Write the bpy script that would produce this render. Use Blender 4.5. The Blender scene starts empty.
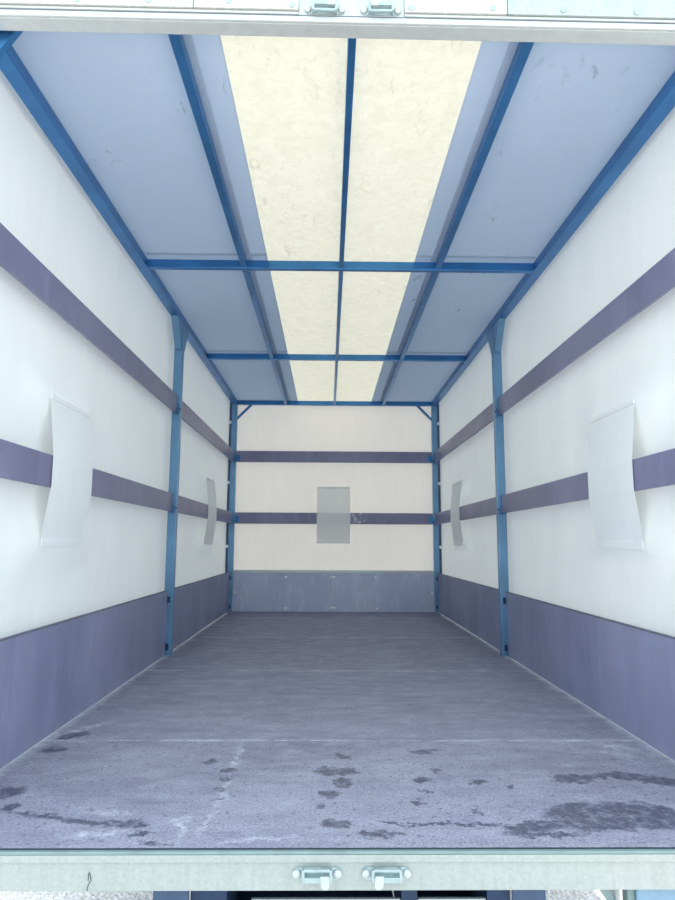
import bpy, bmesh, math, random
from mathutils import Matrix, Vector

scene = bpy.context.scene
C = scene.collection
random.seed(7)

# ------------------------------------------------------------ camera, world, sun, exposure
cam_d = bpy.data.cameras.new('camera')
cam_d.sensor_fit = 'VERTICAL'; cam_d.sensor_height = 36.0
cam_d.lens = 649.5 / 900 * 36.0
cam_d.clip_start = 0.02
cam = bpy.data.objects.new('camera', cam_d); C.objects.link(cam)
r_, u_, f_ = (0.99989, -0.01445, 0.0046), (-0.0066, -0.14144, 0.98993), (0.01365, 0.98984, 0.14152)
m = Matrix(((r_[0], u_[0], -f_[0], -0.0573), (r_[1], u_[1], -f_[1], 0.0), (r_[2], u_[2], -f_[2], 0.6533), (0, 0, 0, 1)))
cam.matrix_world = m
scene.camera = cam

world = bpy.data.worlds.new('overcast_sky'); scene.world = world
world.use_nodes = True
bg = world.node_tree.nodes['Background']
bg.inputs['Color'].default_value = (0.74, 0.90, 1.0, 1)
bg.inputs['Strength'].default_value = 1.38

sun_d = bpy.data.lights.new('sun', 'SUN'); sun_d.energy = 3.4; sun_d.angle = 0.05
sun_d.color = (1.0, 0.93, 0.80)
sun = bpy.data.objects.new('sun', sun_d); C.objects.link(sun)
sun.rotation_euler = Vector((0.09, 0.62, 0.80)).to_track_quat('Z', 'Y').to_euler()

scene.view_settings.view_transform = 'Standard'
scene.view_settings.look = 'None'
scene.view_settings.gamma = 1.0
scene.view_settings.use_curve_mapping = False
scene.view_settings.exposure = 0.75

# ------------------------------------------------------------ dimensions (metres)
YF, YM, YB = 1.50, 3.95, 6.40        # door plane, middle posts, front wall of the trailer
H = 2.057                            # underside of the roof tarp
TX = 1.052                           # side tarps

# ------------------------------------------------------------ material helpers
class NT:
    def __init__(self, name):
        self.m = bpy.data.materials.new(name); self.m.use_nodes = True
        self.t = self.m.node_tree; self.t.nodes.clear()
        self.out = self.n('ShaderNodeOutputMaterial')
        self.pos = self.n('ShaderNodeNewGeometry').outputs['Position']
    def n(self, typ, **kw):
        nd = self.t.nodes.new(typ)
        for k, v in kw.items(): setattr(nd, k, v)
        return nd
    def l(self, a, b): self.t.links.new(a, b)
    def val(self, sock, v):
        if isinstance(v, bpy.types.NodeSocket): self.l(v, sock)
        else: sock.default_value = v
    def math(self, op, a, b=0.0, c=None, clamp=False):
        nd = self.n('ShaderNodeMath', operation=op, use_clamp=clamp)
        self.val(nd.inputs[0], a); self.val(nd.inputs[1], b)
        if c is not None: self.val(nd.inputs[2], c)
        return nd.outputs[0]
    def noise(self, scale, detail=4, rough=.55, vec=None, stretch=None, dist=0.0):
        v = vec or self.pos
        if stretch:
            mp = self.n('ShaderNodeMapping'); self.l(v, mp.inputs[0]); mp.inputs['Scale'].default_value = stretch; v = mp.outputs[0]
        nd = self.n('ShaderNodeTexNoise'); self.l(v, nd.inputs['Vector'])
        nd.inputs['Scale'].default_value = scale; nd.inputs['Detail'].default_value = detail
        nd.inputs['Roughness'].default_value = rough; nd.inputs['Distortion'].default_value = dist
        return nd.outputs['Fac']
    def ramp(self, fac, lo, hi, a=0.0, b=1.0):
        nd = self.n('ShaderNodeMapRange'); self.val(nd.inputs[0], fac)
        for i, v in enumerate((lo, hi, a, b)): nd.inputs[i + 1].default_value = v
        return nd.outputs[0]
    def mix(self, fac, a, b):
        nd = self.n('ShaderNodeMix', data_type='RGBA'); self.val(nd.inputs['Factor'], fac)
        for s, v in ((nd.inputs[6], a), (nd.inputs[7], b)):
            if isinstance(v, bpy.types.NodeSocket): self.l(v, s)
            else: s.default_value = (*v[:3], 1)
        return nd.outputs[2]
    def bump(self, h, strength=.3, dist=.01):
        nd = self.n('ShaderNodeBump'); self.l(h, nd.inputs['Height'])
        nd.inputs['Strength'].default_value = strength; nd.inputs['Distance'].default_value = dist
        return nd.outputs[0]
    def principled(self, col, rough=.5, metal=0.0, normal=None, spec=.5):
        p = self.n('ShaderNodeBsdfPrincipled')
        self.val(p.inputs['Base Color'], col if isinstance(col, bpy.types.NodeSocket) else (*col, 1))
        self.val(p.inputs['Roughness'], rough); self.val(p.inputs['Metallic'], metal)
        p.inputs['Specular IOR Level'].default_value = spec
        if normal: self.l(normal, p.inputs['Normal'])
        return p.outputs[0]
    def done(self, sh): self.l(sh, self.out.inputs[0]); return self.m

M = {}
def simple(name, col, rough, metal=0.0, var=.25, scale=6, spec=.5):
    t = NT(name); f = t.noise(scale, 5)
    c = t.mix(t.ramp(f, .3, .7), tuple(x * (1 - var) for x in col), tuple(min(1, x * (1 + var)) for x in col))
    M[name] = t.done(t.principled(c, rough, metal, spec=spec)); return M[name]

simple('hazed_post_steel', (0.145, 0.29, 0.455), .36, 0.55, .15, 5)  # greyer copy of the frame steel, lens haze put into the colour
simple('blue_grey_steel', (0.048, 0.195, 0.44), .30, 0.62, .18, 5)
simple('shaded_navy', (0.05, 0.09, 0.17), .5, 0.1, .3, 9)  # darker blue steel, the shade under the sill put into its colour
simple('dark_steel', (0.012, 0.035, 0.09), .45, 0.2, .4, 9)
simple('bright_zinc', (0.52, 0.55, 0.545), .38, 0.25, .06, 30)
simple('keeper_zinc', (0.43, 0.52, 0.53), .32, 0.55, .12, 40)
simple('white_fixing', (0.93, 0.94, 0.93), .4, 0.0, .02, 30)
simple('teal_strip', (0.22, 0.31, 0.31), .5, 0.1, .15, 12)
simple('black_rubber', (0.035, 0.045, 0.06), .7, 0.0, .3, 20)
simple('lamp_blue', (0.20, 0.34, 0.46), .22, 0.0, .15, 16)
simple('board_edge', (0.12, 0.13, 0.18), .7, 0.0, .3, 20)
simple('thread', (0.03, 0.04, 0.06), .8, 0.0, .1)

# galvanised sheet: fine spangle and vertical streaks
def galv(name, a, b):
    t = NT(name)
    v = t.n('ShaderNodeTexVoronoi'); t.l(t.pos, v.inputs['Vector']); v.inputs['Scale'].default_value = 160
    st = t.noise(20, 5, .6, stretch=(3, 1, .25))
    f = t.math('ADD', t.math('MULTIPLY', v.outputs['Color'], .35), t.math('MULTIPLY', st, .75))
    c = t.mix(t.ramp(f, .3, .75), a, b)
    M[name] = t.done(t.principled(c, .48, .15, t.bump(f, .15, .002)))
galv('galvanised_sill', (0.335, 0.37, 0.35), (0.415, 0.44, 0.42))
galv('galvanised_sheet', (0.46, 0.475, 0.455), (0.62, 0.615, 0.585))
galv('galvanised_cool', (0.38, 0.43, 0.42), (0.47, 0.51, 0.50))

# film faced plywood for boards
def ply(name, base, worn):
    t = NT(name)
    a = t.noise(2.2, 4, .55, stretch=(1, 1, .45)); b = t.noise(11, 6, .65, stretch=(1.0, 1.0, .35))
    c = t.mix(t.ramp(a, .35, .75), base, worn)
    c = t.mix(t.math('MULTIPLY', t.ramp(b, .50, .80), .5), c, tuple(min(1, x * 1.9 + .03) for x in base))
    sp = t.noise(75, 2, .5)
    c = t.mix(t.math('MULTIPLY', t.ramp(sp, .765, .80), .55), c, (.55, .56, .62))
    if name == 'plywood_rail':                      # chalk scuff on the end wall rail
        dv = t.n('ShaderNodeVectorMath', operation='DISTANCE'); t.l(t.pos, dv.inputs[0]); dv.inputs[1].default_value = (.245, 6.353, .905)
        c = t.mix(t.math('MULTIPLY', t.ramp(dv.outputs['Value'], .085, .03), t.ramp(t.noise(38, 3, .6), .50, .58)), c, (.8, .8, .82))
    M[name] = t.done(t.principled(c, t.ramp(b, .3, .8, .30, .48), 0, t.bump(t.noise(60, 3), .05, .002)))
ply('plywood_film', (0.20, 0.213, 0.335), (0.34, 0.345, 0.49))
ply('plywood_rail', (0.16, 0.162, 0.27), (0.25, 0.242, 0.38))
ply('plywood_faded', (0.43, 0.475, 0.64), (0.53, 0.56, 0.71))

# woven tarpaulin: part of the light passes through
def tarp(name, refl, trans, wrinkle=.25, tint=None, weave=True, smudge=0.0, mixf=.45):
    t = NT(name)
    big = t.noise(1.6, 4, .5)
    fine = t.noise(22, 4, .6, stretch=(1, 1, .12))
    crs = t.noise(5, 5, .62, dist=1.2)
    h = t.math('ADD', t.math('MULTIPLY', fine, .25 if weave else .05), t.math('MULTIPLY', crs, .6))
    c = t.mix(t.ramp(t.math('ADD', t.math('MULTIPLY', big, .6), t.math('MULTIPLY', fine, .4)), .3, .7),
              tuple(x * .92 for x in refl), refl)
    if smudge:
        s1 = t.noise(3.2, 2, .5); s2 = t.noise(26, 5, .7, stretch=(1, .4, 1), dist=.8)
        k = t.math('MULTIPLY', t.ramp(s1, .53, .66), t.ramp(s2, .60, .70))
        c = t.mix(t.math('MULTIPLY', k, smudge), c, tuple(x * .35 for x in refl))
    nrm = t.bump(h, wrinkle, .012)
    d = t.n('ShaderNodeBsdfDiffuse'); t.l(c, d.inputs[0]); t.l(nrm, d.inputs['Normal'])
    tr = t.n('ShaderNodeBsdfTranslucent'); t.l(nrm, tr.inputs['Normal'])
    t.val(tr.inputs[0], t.mix(t.ramp(crs, .35, .7), tuple(x * .93 for x in trans), trans))
    mx = t.n('ShaderNodeMixShader'); mx.inputs[0].default_value = mixf
    t.l(d.outputs[0], mx.inputs[1]); t.l(tr.outputs[0], mx.inputs[2])
    M[name] = t.done(mx.outputs[0])
tarp('side_tarp', (0.93, 0.955, 0.94), (0.46, 0.46, 0.455), .30, mixf=.25)
tarp('front_tarp', (0.93, 0.91, 0.88), (0.54, 0.49, 0.44), .8, mixf=.21)
tarp('roof_tarp', (0.565, 0.685, 0.85), (0.09, 0.115, 0.15), .12, weave=False, smudge=.75, mixf=.30)
tarp('loop_tarp', (0.95, 0.97, 0.96), (0.5, 0.5, 0.5), .08, mixf=.04)

tarp('loop_back_tarp', (0.97, 0.97, 0.95), (0.97, 0.96, 0.93), .08, mixf=.18)

# cream skylight sheet with scratches
t = NT('skylight_sheet')
a = t.noise(24, 8, .72, dist=.6); b = t.noise(30, 5, .7, stretch=(1, .35, 1), dist=1.5); z = t.noise(2.5, 2)
k = t.math('MULTIPLY', t.ramp(z, .42, .58), t.ramp(b, .57, .66))
c = t.mix(t.ramp(a, .35, .72), (0.72, 0.665, 0.545), (0.84, 0.79, 0.66))
c = t.mix(t.math('MULTIPLY', k, .55), c, (.50, .46, .38))
d = t.n('ShaderNodeBsdfDiffuse'); t.l(t.mix(.42, c, (.05, .05, .05)), d.inputs[0])
tr = t.n('ShaderNodeBsdfTranslucent'); t.l(c, tr.inputs[0])
mx = t.n('ShaderNodeMixShader'); mx.inputs[0].default_value = .27
t.l(d.outputs[0], mx.inputs[1]); t.l(tr.outputs[0], mx.inputs[2])
M['skylight_sheet'] = t.done(mx.outputs[0])

# floor: anti-slip plywood with dust, dried puddle rims and wet stains (centre x, y, angle, half axes)
DARK = [(-0.747, 1.683, -0.18, 0.091, 0.014), (-0.607, 1.646, -0.2, 0.097, 0.017), (-0.518, 1.651, 0.68, 0.03, 0.016), (-0.487, 1.63, 0.29, 0.022, 0.016),
 (-0.48, 1.582, 0.43, 0.028, 0.013), (-0.434, 1.535, -0.34, 0.041, 0.007), (-0.895, 1.825, -0.63, 0.04, 0.048), (-0.841, 1.734, 0.3, 0.023, 0.024),
 (-0.917, 2.339, 0.68, 0.053, 0.029), (-0.923, 2.183, 0.55, 0.044, 0.03), (-0.405, 2.074, 0.31, 0.017, 0.018), (-0.337, 1.996, 0.27, 0.02, 0.02),
 (-0.338, 1.923, 0.32, 0.015, 0.02), (-0.341, 1.853, 0.69, 0.013, 0.014), (-0.343, 1.781, 0.24, 0.014, 0.013), (-0.056, 1.991, 0.3, 0.031, 0.042),
 (-0.048, 1.814, 0.44, 0.027, 0.028), (-0.071, 1.739, 0.0, 0.014, 0.016), (-0.036, 1.633, 0.44, 0.029, 0.024), (0.429, 1.616, 0.38, 0.085, 0.027),
 (0.557, 1.704, 0.29, 0.084, 0.042), (0.603, 1.637, 0.18, 0.106, 0.044), (0.715, 1.712, -0.14, 0.102, 0.049), (0.727, 1.647, 0.09, 0.073, 0.045),
 (0.451, 1.574, 0.07, 0.08, 0.013), (0.101, 1.636, -0.32, 0.051, 0.008), (0.196, 1.63, 0.14, 0.067, 0.008), (0.312, 1.627, -0.17, 0.074, 0.008),
 (0.641, 1.93, 0.09, 0.053, 0.035), (0.74, 1.958, 0.24, 0.076, 0.024), (0.805, 1.946, -0.1, 0.047, 0.035), (0.873, 1.911, -0.48, 0.058, 0.038),
 (-0.007, 2.12, 0.48, 0.012, 0.042), (0.002, 1.987, -0.15, 0.03, 0.037), (-0.009, 1.897, 0.33, 0.027, 0.034), (0.317, 1.695, 0.0, 0.014, 0.018),
 (0.113, 1.58, 0.0, 0.013, 0.01), (0.442, 1.869, 0.28, 0.014, 0.015), (0.21, 1.919, 0.55, 0.033, 0.023), (0.175, 1.755, 0.97, 0.013, 0.022),
 (0.202, 1.835, 0.31, 0.013, 0.018), (0.056, 1.58, 0.13, 0.043, 0.02), (-0.013, 1.633, 0.57, 0.023, 0.022), (0.26, 2.003, 0.28, 0.019, 0.017),
 (0.259, 2.174, 0.21, 0.055, 0.02), (0.368, 1.903, 0.25, 0.035, 0.016)]
PALE = [(-0.334, 2.107, -1.55, 0.171, 0.013), (-0.329, 1.834, -1.55, 0.144, 0.01),
 (-0.336, 1.645, -1.72, 0.074, 0.009), (-0.41, 1.662, 0.85, 0.026, 0.011), (-0.39, 1.615, -1.49, 0.073, 0.011), (-0.577, 1.582, 0.15, 0.076, 0.02),
 (-0.204, 1.556, 0.15, 0.108, 0.007), (0.88, 2.221, -0.57, 0.079, 0.031), (0.851, 2.149, -0.34, 0.05, 0.024), (-0.909, 2.426, 0.95, 0.115, 0.025),
 (-0.584, 1.697, -0.12, 0.058, 0.014)]
t = NT('floor_plywood')
flat = t.n('ShaderNodeVectorMath', operation='MULTIPLY'); t.l(t.pos, flat.inputs[0]); flat.inputs[1].default_value = (1, 1, 0)
wob = t.n('ShaderNodeTexNoise'); t.l(flat.outputs[0], wob.inputs['Vector'])
wob.inputs['Scale'].default_value = 26; wob.inputs['Detail'].default_value = 5; wob.inputs['Roughness'].default_value = .75
w1 = t.n('ShaderNodeVectorMath', operation='SUBTRACT'); t.l(wob.outputs['Color'], w1.inputs[0]); w1.inputs[1].default_value = (.5, .5, .5)
w2 = t.n('ShaderNodeVectorMath', operation='MULTIPLY'); t.l(w1.outputs[0], w2.inputs[0]); w2.inputs[1].default_value = (.11, .11, 0)
wp = t.n('ShaderNodeVectorMath', operation='ADD'); t.l(flat.outputs[0], wp.inputs[0]); t.l(w2.outputs[0], wp.inputs[1])
def blobs(lst):
    cur = None
    for (x, y, a, rx, ry) in lst:
        mp = t.n('ShaderNodeMapping', vector_type='TEXTURE'); t.l(wp.outputs[0], mp.inputs[0])
        mp.inputs['Location'].default_value = (x, y, 0); mp.inputs['Rotation'].default_value = (0, 0, a)
        mp.inputs['Scale'].default_value = (rx, ry, 1)
        ln = t.n('ShaderNodeVectorMath', operation='LENGTH'); t.l(mp.outputs[0], ln.inputs[0])
        cur = ln.outputs['Value'] if cur is None else t.math('MINIMUM', cur, ln.outputs['Value'])
    return cur
grain = t.noise(150, 4, .75); patch = t.noise(42, 5, .7); streak = t.noise(5, 6, .7, stretch=(1, 3.2, 1)); mot = t.noise(14, 6, .68); big = t.noise(2.4, 4, .55, stretch=(1, 1.6, 1))
sx = t.n('ShaderNodeSeparateXYZ'); t.l(t.pos, sx.inputs[0])
far_tone = t.ramp(sx.outputs['Y'], 1.6, 4.4)           # floor colour gets darker away from the door
base = t.mix(t.ramp(big, .3, .72), (0.32, 0.305, 0.395), (0.46, 0.445, 0.545))
base = t.mix(t.math('MULTIPLY', far_tone, .72), base, (0.18, 0.20, 0.30))
base = t.mix(t.math('MULTIPLY', t.ramp(mot, .50, .80), .45), base, (0.62, 0.63, 0.72))
base = t.mix(t.math('MULTIPLY', t.ramp(streak, .50, .72), .40), base, (0.56, 0.57, 0.67))
base = t.mix(t.math('MULTIPLY', t.ramp(streak, .46, .30), .35), base, (0.10, 0.105, 0.165))
base = t.mix(t.math('MULTIPLY', t.ramp(grain, .44, .60), .50), base, (0.10, 0.10, 0.165))
spv = t.noise(48, 3, .6); near = t.ramp(sx.outputs['Y'], 3.1, 2.2)
base = t.mix(t.math('MULTIPLY', t.math('MULTIPLY', t.ramp(spv, .60, .66), near), .40), base, (0.045, 0.047, 0.085))
specks = t.noise(95, 2, .5)
base = t.mix(t.math('MULTIPLY', t.ramp(specks, .74, .78), .6), base, (.75, .78, .84))
for yj in (2.285, 3.475, 4.665, 5.855):               # dust gathered along the joints
    jd = t.ramp(t.math('ABSOLUTE', t.math('SUBTRACT', sx.outputs['Y'], yj)), .020, .004)
    base = t.mix(t.math('MULTIPLY', t.math('MULTIPLY', jd, t.ramp(streak, .40, .62)), .55), base, (0.72, 0.74, 0.80))
# swept dust along the side boards
ax = t.math('ABSOLUTE', sx.outputs['X'])
edge = t.math('MULTIPLY', t.ramp(t.math('ADD', ax, t.math('MULTIPLY', mot, .10)), 1.015, 1.055), .75)
base = t.mix(edge, base, (0.62, 0.66, 0.72))
dk = blobs(DARK); pl = blobs(PALE)
base = t.mix(t.math('MULTIPLY', t.ramp(pl, 1.3, .4), t.ramp(patch, .38, .62)), base, (0.60, 0.60, 0.68))
rim = t.math('MULTIPLY', t.ramp(dk, 1.9, 1.2), .22)
base = t.mix(rim, base, (0.40, 0.41, 0.50))
wet = t.math('MULTIPLY', t.ramp(dk, 1.18, .85), t.ramp(patch, .66, .46, .30, 1.0))
base = t.mix(t.math('MULTIPLY', wet, .88), base, (0.058, 0.062, 0.11))
rough = t.math('SUBTRACT', .62, t.math('MULTIPLY', wet, .25))
M['floor_plywood'] = t.done(t.principled(base, rough, 0, t.bump(t.math('ADD', grain, t.math('MULTIPLY', mot, .5)), .25, .002), .4))
t = NT('joint_dust')
M['joint_dust'] = t.done(t.principled(t.mix(t.ramp(t.noise(13, 5, .7), .47, .64), (.20, .205, .27), (.85, .87, .9)), .9))

t = NT('gravel')
v = t.n('ShaderNodeTexVoronoi'); t.l(t.pos, v.inputs['Vector']); v.inputs['Scale'].default_value = 70
gr = t.n('ShaderNodeSeparateColor'); t.l(v.outputs['Color'], gr.inputs[0])
c = t.mix(gr.outputs[0], (0.70, 0.62, 0.58), (0.98, 0.90, 0.85))
M['gravel'] = t.done(t.principled(c, .9, 0, t.bump(v.outputs['Distance'], .6, .01)))

# ------------------------------------------------------------ mesh helpers
def link(name, me, mat, parent=None):
    o = bpy.data.objects.new(name, me); C.objects.link(o)
    if mat and not me.materials: me.materials.append(M[mat])
    if parent: o.parent = parent
    return o
def bm_mesh(bm, name, smooth=False):
    bmesh.ops.recalc_face_normals(bm, faces=bm.faces)
    me = bpy.data.meshes.new(name); bm.to_mesh(me); bm.free()
    if smooth:
        for p in me.polygons: p.use_smooth = True
    return me
def add_box(bm, x0, x1, y0, y1, z0, z1, bev=0.0):
    r = bmesh.ops.create_cube(bm, size=1)
    for v in r['verts']:
        v.co = Vector(((x0 + x1) / 2 + v.co.x * (x1 - x0), (y0 + y1) / 2 + v.co.y * (y1 - y0), (z0 + z1) / 2 + v.co.z * (z1 - z0)))
    if bev:
        es = list({e for v in r['verts'] for e in v.link_edges})
        bmesh.ops.bevel(bm, geom=es, offset=bev, segments=2, affect='EDGES', profile=.6)
def box(name, x0, x1, y0, y1, z0, z1, mat, parent=None, bev=.0015):
    bm = bmesh.new(); add_box(bm, x0, x1, y0, y1, z0, z1, bev)
    return link(name, bm_mesh(bm, name), mat, parent)
def add_prism(bm, pts, d):
    """closed outline pts (3D, planar) extruded by vector d"""
    a = [bm.verts.new(p) for p in pts]; b = [bm.verts.new(Vector(p) + Vector(d)) for p in pts]
    bm.faces.new(a); bm.faces.new(list(reversed(b)))
    for i in range(len(a)):
        j = (i + 1) % len(a); bm.faces.new((a[j], a[i], b[i], b[j]))
def prism(name, pts, d, mat, parent=None):
    bm = bmesh.new(); add_prism(bm, pts, d)
    return link(name, bm_mesh(bm, name), mat, parent)
def disc_mesh(name, r, h, seg=14, dome=.35):
    """button head along -Y, base at y=0"""
    bm = bmesh.new(); rings = []
    for k, (rr, yy) in enumerate(((r, 0), (r, -h * .5), (r * .8, -h * (.5 + dome)), (r * .35, -h))):
        rings.append([bm.verts.new((rr * math.cos(2 * math.pi * i / seg), yy, rr * math.sin(2 * math.pi * i / seg))) for i in range(seg)])
    for a, b in zip(rings, rings[1:]):
        for i in range(seg): bm.faces.new((a[i], a[(i + 1) % seg], b[(i + 1) % seg], b[i]))
    bm.faces.new(rings[0]); bm.faces.new(list(reversed(rings[-1])))
    return bm_mesh(bm, name, True)
def thing(name, label, cat, loc=(0, 0, 0), group=None, kind=None):
    o = bpy.data.objects.new(name, None); C.objects.link(o); o.location = loc; o.empty_display_size = .1
    return tag(o, label, cat, group, kind)
def tag(o, label=None, cat=None, group=None, kind=None):
    if label: o['label'] = label
    if cat: o['category'] = cat
    if group: o['group'] = group
    if kind: o['kind'] = kind
    return o
def place(o, loc, parent):
    o.parent = parent; o.location = loc; return o

# ------------------------------------------------------------ ground
bm = bmesh.new(); add_box(bm, -14, 14, -12, 18, -.85, -.66)
tag(link('ground', bm_mesh(bm, 'ground'), 'gravel'), 'pale gravel ground below the trailer', 'ground', kind='structure')

# ------------------------------------------------------------ floor: sub-floor with five sheets laid across it
fl = box('floor', -1.02, 1.02, YF + .014, YB - .005, -.055, -.018, 'joint_dust', None, 0)
tag(fl, 'dark plywood load floor of the trailer', 'floor', kind='structure')
joints = [YF + .012, 2.285, 3.475, 4.665, 5.855, YB - .03]
for a, b in zip(joints, joints[1:]):
    box('floor_panel', -1.0, 1.0, a + .0025, b - .0025, -.018, 0, 'floor_plywood', fl, .0012)
for y in joints[1:-1]:
    box('joint_filling', -1.0, 1.0, y - .0024, y + .0024, -.0178, -.0006, 'joint_dust', fl, 0)

# ------------------------------------------------------------ tarpaulin walls (thin sheets, slightly bellied and rippled)
def sheet(name, fn, nu, nv, mat, parent=None, thick=0.0):
    bm = bmesh.new(); g = [[bm.verts.new(fn(i / nu, j / nv)) for j in range(nv + 1)] for i in range(nu + 1)]
    for i in range(nu):
        for j in range(nv): bm.faces.new((g[i][j], g[i + 1][j], g[i + 1][j + 1], g[i][j + 1]))
    me = bm_mesh(bm, name, True); o = link(name, me, mat, parent)
    if thick:
        s = o.modifiers.new('thickness', 'SOLIDIFY'); s.thickness = thick; s.offset = 0
    return o
def side_fn(s):
    def fn(u, v):
        y = YF + .06 + u * (YB - YF - .058); z = -.045 + v * (H + .045)
        bay = abs(math.sin(math.pi * (y - YF) / (YM - YF)))
        x = TX + .004 * bay * math.sin(math.pi * v) + .0015 * math.sin(17 * y + 3 * z) * bay
        for (a, b) in LOOPS[s]:                     # the sheet is drawn in where the loops are welded on
            dy = max(0, abs(y - (a + b) / 2) - (b - a) / 2) / .12
            for zc in (1.145, .650): x -= .0385 * math.exp(-dy * dy - ((z - zc) / .085) ** 2)
        return (s * x, y, z)
    return fn
LOOPS = {-1: ((2.19, 2.562), (5.06, 5.45)), 1: ((2.204, 2.592), (5.17, 5.56))}
walls = {}
for s, nm, lab in ((-1, 'wall_left', 'pale mint white tarpaulin wall on the left side'), (1, 'wall_right', 'pale white tarpaulin wall on the right side')):
    walls[s] = tag(sheet(nm, side_fn(s), 120, 70, 'side_tarp'), lab, 'wall', kind='structure')
def back_fn(u, v):
    x = -1.062 + 2.124 * u; z = -.045 + v * (H + .045)
    return (x, YB + .012 * math.sin(math.pi * u) * math.sin(math.pi * v) + .0015 * math.sin(31 * x + 2 * z), z)
wb = tag(sheet('wall_back', back_fn, 50, 40, 'front_tarp'), 'cream white tarpaulin end wall at the far end', 'wall', kind='structure')

# tarp loops that hold the middle rail: a strip welded on above and below the rail
def loop_profile():
    # (height, distance off the tarp)
    return [(1.152, .0015), (1.138, .002), (.950, .0235), (.938, .0245), (.840, .0250), (.830, .0240), (.666, .002), (.648, .0015)]
def side_loop(s, y0, y1, parent, skew=0.0):
    prof = loop_profile()
    bm = bmesh.new(); g = []
    ny = 6
    for i in range(ny + 1):
        row = []
        for (z, d) in prof:
            y = y0 + (y1 - y0) * i / ny
            row.append(bm.verts.new((s * (1.0125 - d), y + skew * (z - .9), z + .004 * math.sin(3 * i / ny + 1))))
        g.append(row)
    for i in range(ny):
        for j in range(len(prof) - 1): bm.faces.new((g[i][j], g[i + 1][j], g[i + 1][j + 1], g[i][j + 1]))
    o = link('tarp_loop', bm_mesh(bm, 'tarp_loop'), 'loop_tarp', parent)
    return o
for s in (-1, 1):
    for (a, b) in LOOPS[s]:
        o = side_loop(s, a, b, walls[s], .01)
        o['label'] = 'pale mint tarp strip looped over the middle rail'
        for z0, z1 in ((.636, .660), (1.140, 1.156)):
            hx = s * 1.0095
            h = box('weld_hem', hx - .002, hx + .002, a + .004, b - .004, z0, z1, 'loop_tarp', o, .0008)
prof = loop_profile()
bm = bmesh.new(); g = []
for i in range(7):
    x = -.168 + .325 * i / 6
    g.append([bm.verts.new((x, YB + .010 - (d * 2.55 if d > .004 else .004), z + (.048 if z > 1 else .012 if z < .7 else 0))) for z, d in prof])
for i in range(6):
    for j in range(len(prof) - 1): bm.faces.new((g[i][j], g[i + 1][j], g[i + 1][j + 1], g[i][j + 1]))
o = link('tarp_loop', bm_mesh(bm, 'tarp_loop'), 'loop_back_tarp', wb); o['label'] = 'white tarp strip looped over the middle rail of the end wall'
box('weld_hem', -.170, .160, YB + .001, YB + .005, .648, .668, 'loop_tarp', o, .0008)
box('weld_hem', -.170, .160, YB + .001, YB + .005, 1.184, 1.202, 'loop_tarp', o, .0008)

# eyelets, leaking light painted white, where the side tarps meet the end corner posts
ey = disc_mesh('eyelet_light_leak', .016, .010, 12)
ey.materials.append(M['white_fixing'])
for s in (-1, 1):
    for z in (1.835, 1.235, .615):
        e = link('eyelet_light_leak', ey, None, walls[s]); e.location = (s * 1.036, YB - .0315, z); e.rotation_euler = (0, 0, s * math.radians(-12))

# ------------------------------------------------------------ roof: two grey blue tarp panels and the skylight strip
ce = thing('ceiling', 'trailer roof of grey blue tarp with a cream skylight strip', 'ceiling', (0, 0, 0), None, 'structure')
def roof_fn(x0, x1, sag, dz):
    def fn(u, v):
        x = x0 + (x1 - x0) * u; y = YF + .046 + (YB - YF - .05) * v
        return (x, y, H + dz + sag * abs(math.sin(math.pi * (y - YF) / 1.633)) * math.sin(math.pi * min(1, abs(x))))
    return fn
for s in (-1, 1):
    o = sheet('roof_panel', roof_fn(s * 1.062, s * .3685, .004, .001), 16, 60, 'roof_tarp', ce)
    o['label'] = 'grey blue roof tarp panel'
    # double welded hem next to the inner roof bar
    for (x0, x1) in ((.449, .468),):
        a_, b_ = sorted((s * x0, s * x1)); box('seam_strip', a_, b_, YF + .05, YB - .02, H - .0012, H + .0008, 'roof_tarp', o, .0005)
    for yc in (1.5 + 1.633, 1.5 + 3.266):
        a_, b_ = sorted((s * .37, s * .962)); box('seam_strip', a_, b_, yc - .105, yc - .085, H - .0014, H + .0008, 'roof_tarp', o, .0005)
o = sheet('skylight_panel', roof_fn(-.372, .372, .003, .003), 16, 60, 'skylight_sheet', ce)
o['label'] = 'translucent cream skylight strip'

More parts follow.
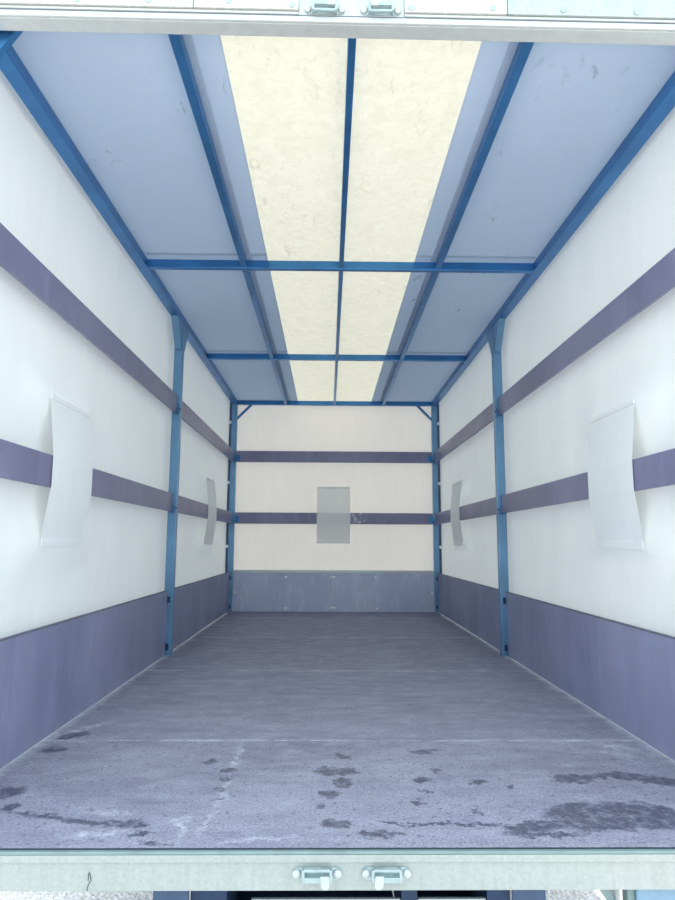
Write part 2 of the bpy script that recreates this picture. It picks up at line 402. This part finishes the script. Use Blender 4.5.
# ------------------------------------------------------------ steel frame of the body
fr = thing('steel_frame', 'blue grey steel tube frame carrying the roof and walls', 'frame', (0, 3.95, 0))
def fbox(name, x0, x1, y0, y1, z0, z1, mat='blue_grey_steel', bev=.003, parent=None):
    o = box(name, x0, x1, y0, y1, z0, z1, mat, parent or fr, bev)
    if parent is None: o.location = (0, -3.95, 0)
    return o
ZB = H - .043
TB = .053
for s in (-1, 1):
    a, b = sorted((s * 1.022, s * (1.022 - TB)))
    fbox('roof_edge_tube', a, b, YF + .085, YB - .045, ZB, H - .001)
    fbox('corner_post', a, b, YF + .047, YF + .085, -.018, H - .001)
    a2, b2 = sorted((s * 1.047, s * 1.0225))
    fbox('corner_gap_fill', a2, b2, YB - .030, YB - .004, -.018, H - .001, 'shaded_navy')  # added dark strip, covers the bright gap beside the end post
    fbox('corner_post', a, b, YB - .045, YB - .004, -.018, H - .001, 'hazed_post_steel')
    fbox('middle_post', a, b, YM - .022, YM + .020, -.018, ZB, 'hazed_post_steel')
    # triangular gussets either side of the middle post
    for d in (-1, 1):
        y0 = YM + d * .02
        pts = [(s * 1.016, y0, ZB), (s * 1.016, y0 + d * .135, ZB), (s * 1.016, y0 + d * .125, ZB - .012), (s * 1.016, y0 + d * .022, ZB - .17), (s * 1.016, y0, ZB - .185)]
        g = prism('gusset', pts, (-s * .042, 0, 0), 'hazed_post_steel', fr); g.location = (0, -3.95, 0)
    g = prism('corner_gusset', [(s * .969, YF + .062, 1.884), (s * .969, YF + .062, H - .012), (s * .876, YF + .062, H - .012), (s * .884, YF + .062, ZB)], (0, .020, 0), 'blue_grey_steel', fr); g.location = (0, -3.95, 0)
    # diagonal corner braces at the far end and at the door portal
    for yy, w in ((YB - .035, .022),):
        xo = s * .969
        pts = [(xo, yy, 1.862), (xo, yy, 1.890), (s * .848, yy, ZB), (s * .818, yy, ZB)]
        g = prism('corner_brace', pts, (0, w, 0), 'blue_grey_steel', fr); g.location = (0, -3.95, 0)
for x, w in ((-.487, .015), (0.0, .0115), (.487, .015)):
    fbox('roof_bar', x - w, x + w, YF + .05, YB - .045, ZB + .004, H - .001)
YC = (1.5 + 1.633, 1.5 + 3.266)
for y in YC: fbox('cross_bar', -.969, .969, y - .033, y - .002, ZB, H - .0005)
fbox('end_beam', -.969, .969, YB - .045, YB - .006, ZB, H - .001)
fbox('portal_beam', -.969, .969, YF + .050, YF + .085, H - .012, H - .001)
# brackets on the posts: U shaped pockets for the rails and hooks for the boards
for s in (-1, 1):
    xi = s * (1.022 - TB)
    for (z0, z1) in ((.834, .943), (1.437, 1.548)):
        for yy in (YM - .023, YB - .046):
            bm = bmesh.new()
            a, b = sorted((s * .978, s * .972)); add_box(bm, a, b, yy - .020, yy + .001, z0 + .004, z0 + .045, .001)
            a, b = sorted((s * 1.004, s * .972)); add_box(bm, a, b, yy - .020, yy + .001, z0 - .005, z0 - .001, .001)
            br = link('rail_bracket', bm_mesh(bm, 'rail_bracket'), 'blue_grey_steel', fr); br.location = (0, -3.95, 0)
            a, b = sorted((s * .966, s * .9725)); bo = box('bolt', a, b, yy - .014, yy - .004, z0 + .018, z0 + .028, 'dark_steel', br, .001)
    for zz in (.03, .30):
        for yy in (YM - .023, YB - .046):
            a, b = sorted((s * .999, s * .984)); fbox('board_hook', a, b, yy - .010, yy + .001, zz, zz + .035, 'dark_steel', .001)
for z0 in (.834, 1.437):
    for s in (-1, 1):
        a, b = sorted((s * .968, s * .925)); g = fbox('rail_bracket', a, b, YB - .0525, YB - .0485, z0 + .012, z0 + .072, 'blue_grey_steel', .001)

# ------------------------------------------------------------ lift-out rails and kick boards
def rail(x0, x1, y0, y1, z0, z1, label, group):
    o = box('rail_board', x0, x1, y0, y1, z0, z1, 'plywood_rail', None, .0025)
    return tag(o, label, 'rail', group)
for s, sd in ((-1, 'left'), (1, 'right')):
    a, b = sorted((s * 1.006, s * .991))
    for (z0, z1, hn) in ((1.437, 1.548, 'upper'), (.834, .943, 'middle')):
        rail(a, b, YF + .088, YM - .024, z0, z1, f'{hn} brown plywood rail on the {sd} wall, near bay by the door', 'plywood rails on the walls')
        rail(a, b, YM + .022, YB - .048, z0, z1, f'{hn} brown plywood rail on the {sd} wall, far bay behind the post', 'plywood rails on the walls')
for (z0, z1, hn) in ((1.437, 1.548, 'upper'), (.834, .943, 'middle')):
    rail(-.966, .966, YB - .047, YB - .028, z0, z1, f'{hn} plywood rail running across the far end wall', 'plywood rails on the walls')

def kick(label, loc, panels, mat='plywood_film'):
    k = thing('kick_board', label, 'board', loc, 'plywood kick boards')
    for (x0, x1, y0, y1, z0, z1) in panels:
        o = box('board_panel', x0, x1, y0, y1, z0, z1, mat, k, .0015); o.location = tuple(-c for c in loc)
    return k
HB = .367
for s, sd in ((-1, 'left'), (1, 'right')):
    a, b = sorted((s * 1.018, s * 1.0005))
    for (y0, y1, ms, wh) in ((YF + .088, YM - .024, 2.70, 'near bay by the door'), (YM + .022, YB - .048, 5.17, 'far bay behind the post')):
        k = kick(f'dark plywood kick board at the foot of the {sd} wall, {wh}', (s * 1.0, (y0 + y1) / 2, 0),
                 [(a, b, y0, ms - .001, .001, HB), (a, b, ms + .001, y1, .001, HB)])
        o = box('top_edge_strip', a - .001, b + .001, y0, y1, HB + .0002, HB + .003, 'board_edge', k, .0005)
        o.location = tuple(-c for c in k.location)
kb = kick('dark plywood kick board with white screws along the far end wall', (0, YB - .03, 0),
          [(-.966, -.006, YB - .044, YB - .028, .001, HB - .004), (-.004, .966, YB - .044, YB - .028, .001, HB - .004)], 'plywood_faded')
o = box('top_edge_strip', -.966, .966, YB - .047, YB - .026, HB - .0035, HB + .026, 'bright_zinc', kb, .001); o.location = (0, -(YB - .03), 0)
sc = disc_mesh('screw', .0115, .006, 10); sc.materials.append(M['white_fixing'])
for (x, z) in ((-.46, .326), (.40, .328), (-.46, .034), (.41, .032), (-.024, .328), (.006, .328), (-.024, .040), (.006, .040), (-.945, .180), (.945, .178)):
    e = link('screw', sc, None, kb); e.location = (x, -.014, z)

# ------------------------------------------------------------ door portal: header and sill with lock keepers
def keeper(parent, x, z, y, up, mirror):
    """lock keeper: base plate, two bolts, a pocket of two lugs with a bar, and a latch tab"""
    root = bpy.data.objects.new('lock_keeper', None); C.objects.link(root); root.parent = parent
    root.location = (x - parent.location.x, y - parent.location.y, z - parent.location.z)
    k = up
    bm = bmesh.new()
    n = 10; pts = []
    for i in range(n + 1):
        a = -math.pi / 2 + math.pi * i / n; pts.append((.040 + .0125 * math.cos(a), 0, .0125 * math.sin(a)))
    for i in range(n + 1):
        a = math.pi / 2 + math.pi * i / n; pts.append((-.040 + .0125 * math.cos(a), 0, .0125 * math.sin(a)))
    add_prism(bm, pts, (0, -.003, 0)); link('base_plate', bm_mesh(bm, 'base_plate'), 'keeper_zinc', root)
    bm = bmesh.new()
    for sx_ in (-1, 1):
        add_box(bm, sx_ * .029 - .003, sx_ * .029 + .003, -.020, -.0025, -.013, .013, .0012)
    add_box(bm, -.028, .028, -.019, -.014, k * .012 - .003, k * .012 + .003, .001)
    add_box(bm, -.028, .028, -.021, -.0025, -k * .006 - .0055, -k * .006 + .0055, .001)
    link('pocket', bm_mesh(bm, 'pocket'), 'keeper_zinc', root)
    bm = bmesh.new(); sx_ = -1 if mirror else 1
    pts = [(sx_ * .007, -.022, k * .004), (sx_ * .025, -.022, k * .004), (sx_ * .027, -.022, -k * .015), (sx_ * .022, -.022, -k * .022), (sx_ * .013, -.022, -k * .0215), (sx_ * .008, -.022, -k * .014)]
    add_prism(bm, pts, (0, -.004, 0)); link('latch_tab', bm_mesh(bm, 'latch_tab'), 'bright_zinc', root)
    for sx_ in (-1, 1):
        b = link('bolt', disc_mesh('bolt', .0095, .008, 12), 'bright_zinc', root); b.location = (sx_ * .0435, -.003, 0)
    return root

hd = thing('door_header', 'white galvanised header beam over the door opening', 'beam', (0, YF, 1.973))
def hbox(name, x0, x1, y0, y1, z0, z1, mat, bev=.001):
    o = box(name, x0, x1, y0, y1, z0, z1, mat, hd, bev); o.location = (0, -YF, -1.973); return o
hbox('beam', -1.07, 1.07, YF, YF + .045, 1.973, 2.14, 'bright_zinc', .002)
hbox('drip_lip', -1.07, 1.07, YF - .008, YF - .0002, 1.974, 1.990, 'bright_zinc', .003)
hbox('seal', -1.07, 1.07, YF - .003, YF - .0002, 1.9902, 1.9955, 'board_edge', .0005)
for x0, x1 in ((-1.07, -.143), (.131, 1.07)): hbox('bead', x0, x1, YF - .007, YF - .0002, 1.9958, 2.0025, 'bright_zinc', .002)
for (x0, x1, mt, z0) in ((-1.07, -.413, 'galvanised_sheet', 2.0065), (-.411, -.143, 'galvanised_sheet', 2.0065), (.131, .395, 'galvanised_sheet', 2.0065), (.397, 1.07, 'galvanised_cool', 2.0065)):
    o = hbox('cover_plate', x0, x1, YF - .010, YF - .0003, z0, 2.13, mt, .001)
rv = disc_mesh('rivet', .0075, .004, 14); rv.materials.append(M['keeper_zinc'])
for (x, z) in ((-.709, 2.020), (-.527, 2.023), (-.322, 2.026), (-.159, 2.018), (.148, 2.017), (.359, 2.022), (.541, 2.020), (.731, 2.018)):
    e = link('rivet', rv, None, hd); e.location = (x, -.010, z - 1.973)
hbox('splice_plate', -.141, .129, YF - .004, YF - .0003, 1.9957, 2.0225, 'bright_zinc', .001)
keeper(hd, -.075, 2.0095, YF - .004, -1, False); keeper(hd, .069, 2.0100, YF - .004, -1, True)
hd.rotation_euler = (0, .0075, 0)

sl = thing('door_sill', 'pale mint galvanised sill beam at the floor edge with two lock keepers', 'beam', (0, YF, 0))
def sbox(name, x0, x1, y0, y1, z0, z1, mat, bev=.001):
    o = box(name, x0, x1, y0, y1, z0, z1, mat, sl, bev); o.location = (0, -YF, 0); return o
sbox('beam', -1.07, 1.07, YF, YF + .0055, -.079, -.0065, 'galvanised_sill', .001)
sbox('top_lip', -1.07, 1.07, YF - .004, YF + .0055, -.0062, .0002, 'teal_strip', .0015)
sbox('seal', -1.0, 1.0, YF + .006, YF + .0115, -.018, .001, 'black_rubber', .0008)
sbox('fold', -1.07, 1.07, YF - .005, YF - .0003, -.022, -.0066, 'galvanised_sill', .0015)
keeper(sl, -.076, -.044, YF - .0003, 1, False); keeper(sl, .072, -.044, YF - .0003, 1, True)

# a thin dark thread stuck on the sill
P = [(-.562, -.078), (-.5615, -.070), (-.559, -.064), (-.556, -.058), (-.5552, -.053), (-.557, -.047), (-.5595, -.042), (-.561, -.048), (-.561, -.058)]
bm = bmesh.new(); rings = []
for x, z in P:
    rings.append([bm.verts.new((x + .0007 * math.cos(q * math.pi / 2), YF - .0012 + .0007 * math.sin(q * math.pi / 2), z)) for q in range(4)])
for a, b in zip(rings, rings[1:]):
    for q in range(4): bm.faces.new((a[q], a[(q + 1) % 4], b[(q + 1) % 4], b[q]))
o = link('thread', bm_mesh(bm, 'thread', True), 'thread')
tag(o, 'thin dark looped thread stuck on the pale sill', 'thread')

# ------------------------------------------------------------ chassis below the sill
ch = thing('chassis', 'dark steel chassis beams under the trailer floor', 'chassis', (0, 1.6, -.079))
def cbox(name, x0, x1, y0, y1, z0, z1, mat='dark_steel', bev=.003):
    o = box(name, x0, x1, y0, y1, z0, z1, mat, ch, bev); o.location = (0, -1.6, .079); return o
cbox('longitudinal_beam', -.355, -.275, 1.56, 6.2, -.22, -.080)
cbox('longitudinal_beam', .300, .352, 1.56, 6.2, -.22, -.080)
cbox('centre_beam', .110, .146, 1.56, 6.2, -.20, -.080)
cbox('end_plate', -.435, -.357, 1.548, 1.556, -.24, -.0805, 'shaded_navy', .002)
cbox('end_plate', .354, .428, 1.548, 1.556, -.24, -.0805, 'shaded_navy', .002)
cbox('cross_tray', -.274, .109, 1.60, 1.95, -.215, -.205)
cbox('cross_tray', .147, .299, 1.60, 1.95, -.215, -.205)
cbox('tie_bar', -.222, .109, 1.565, 1.575, -.150, -.128, 'galvanised_cool', .002)
cbox('tie_bar', .147, .299, 1.565, 1.575, -.150, -.128, 'galvanised_cool', .002)
cbox('deck_plate', -.98, .98, 1.545, 6.38, -.0795, -.0565, 'dark_steel', .002)
lt = thing('tail_light', 'pale blue tail light unit on a bracket under the sill on the right', 'light', (.70, 1.56, -.08))
def lbox(name, x0, x1, y0, y1, z0, z1, mat, bev=.002):
    o = box(name, x0, x1, y0, y1, z0, z1, mat, lt, bev); o.location = (-.70, -1.56, .08); return o
lbox('housing', .612, .98, 1.556, 1.60, -.225, -.0855, 'teal_strip', .004)
lbox('lens', .628, .79, 1.546, 1.5558, -.215, -.094, 'lamp_blue', .004)
lbox('lens', .795, .97, 1.546, 1.5558, -.215, -.094, 'lamp_blue', .004)
lbox('edge_bar', .588, .594, 1.54, 1.60, -.23, -.0800, 'white_fixing', .001)
o = prism('bracket', [(.530, 1.56, -.0800), (.552, 1.56, -.0800), (.586, 1.56, -.128), (.586, 1.56, -.155)], (0, .006, 0), 'teal_strip', lt); o.location = (-.70, -1.56, .08)
o = prism('bracket', [(.596, 1.555, -.0800), (.622, 1.555, -.0800), (.611, 1.555, -.105), (.596, 1.555, -.09)], (0, .006, 0), 'dark_steel', lt); o.location = (-.70, -1.56, .08)
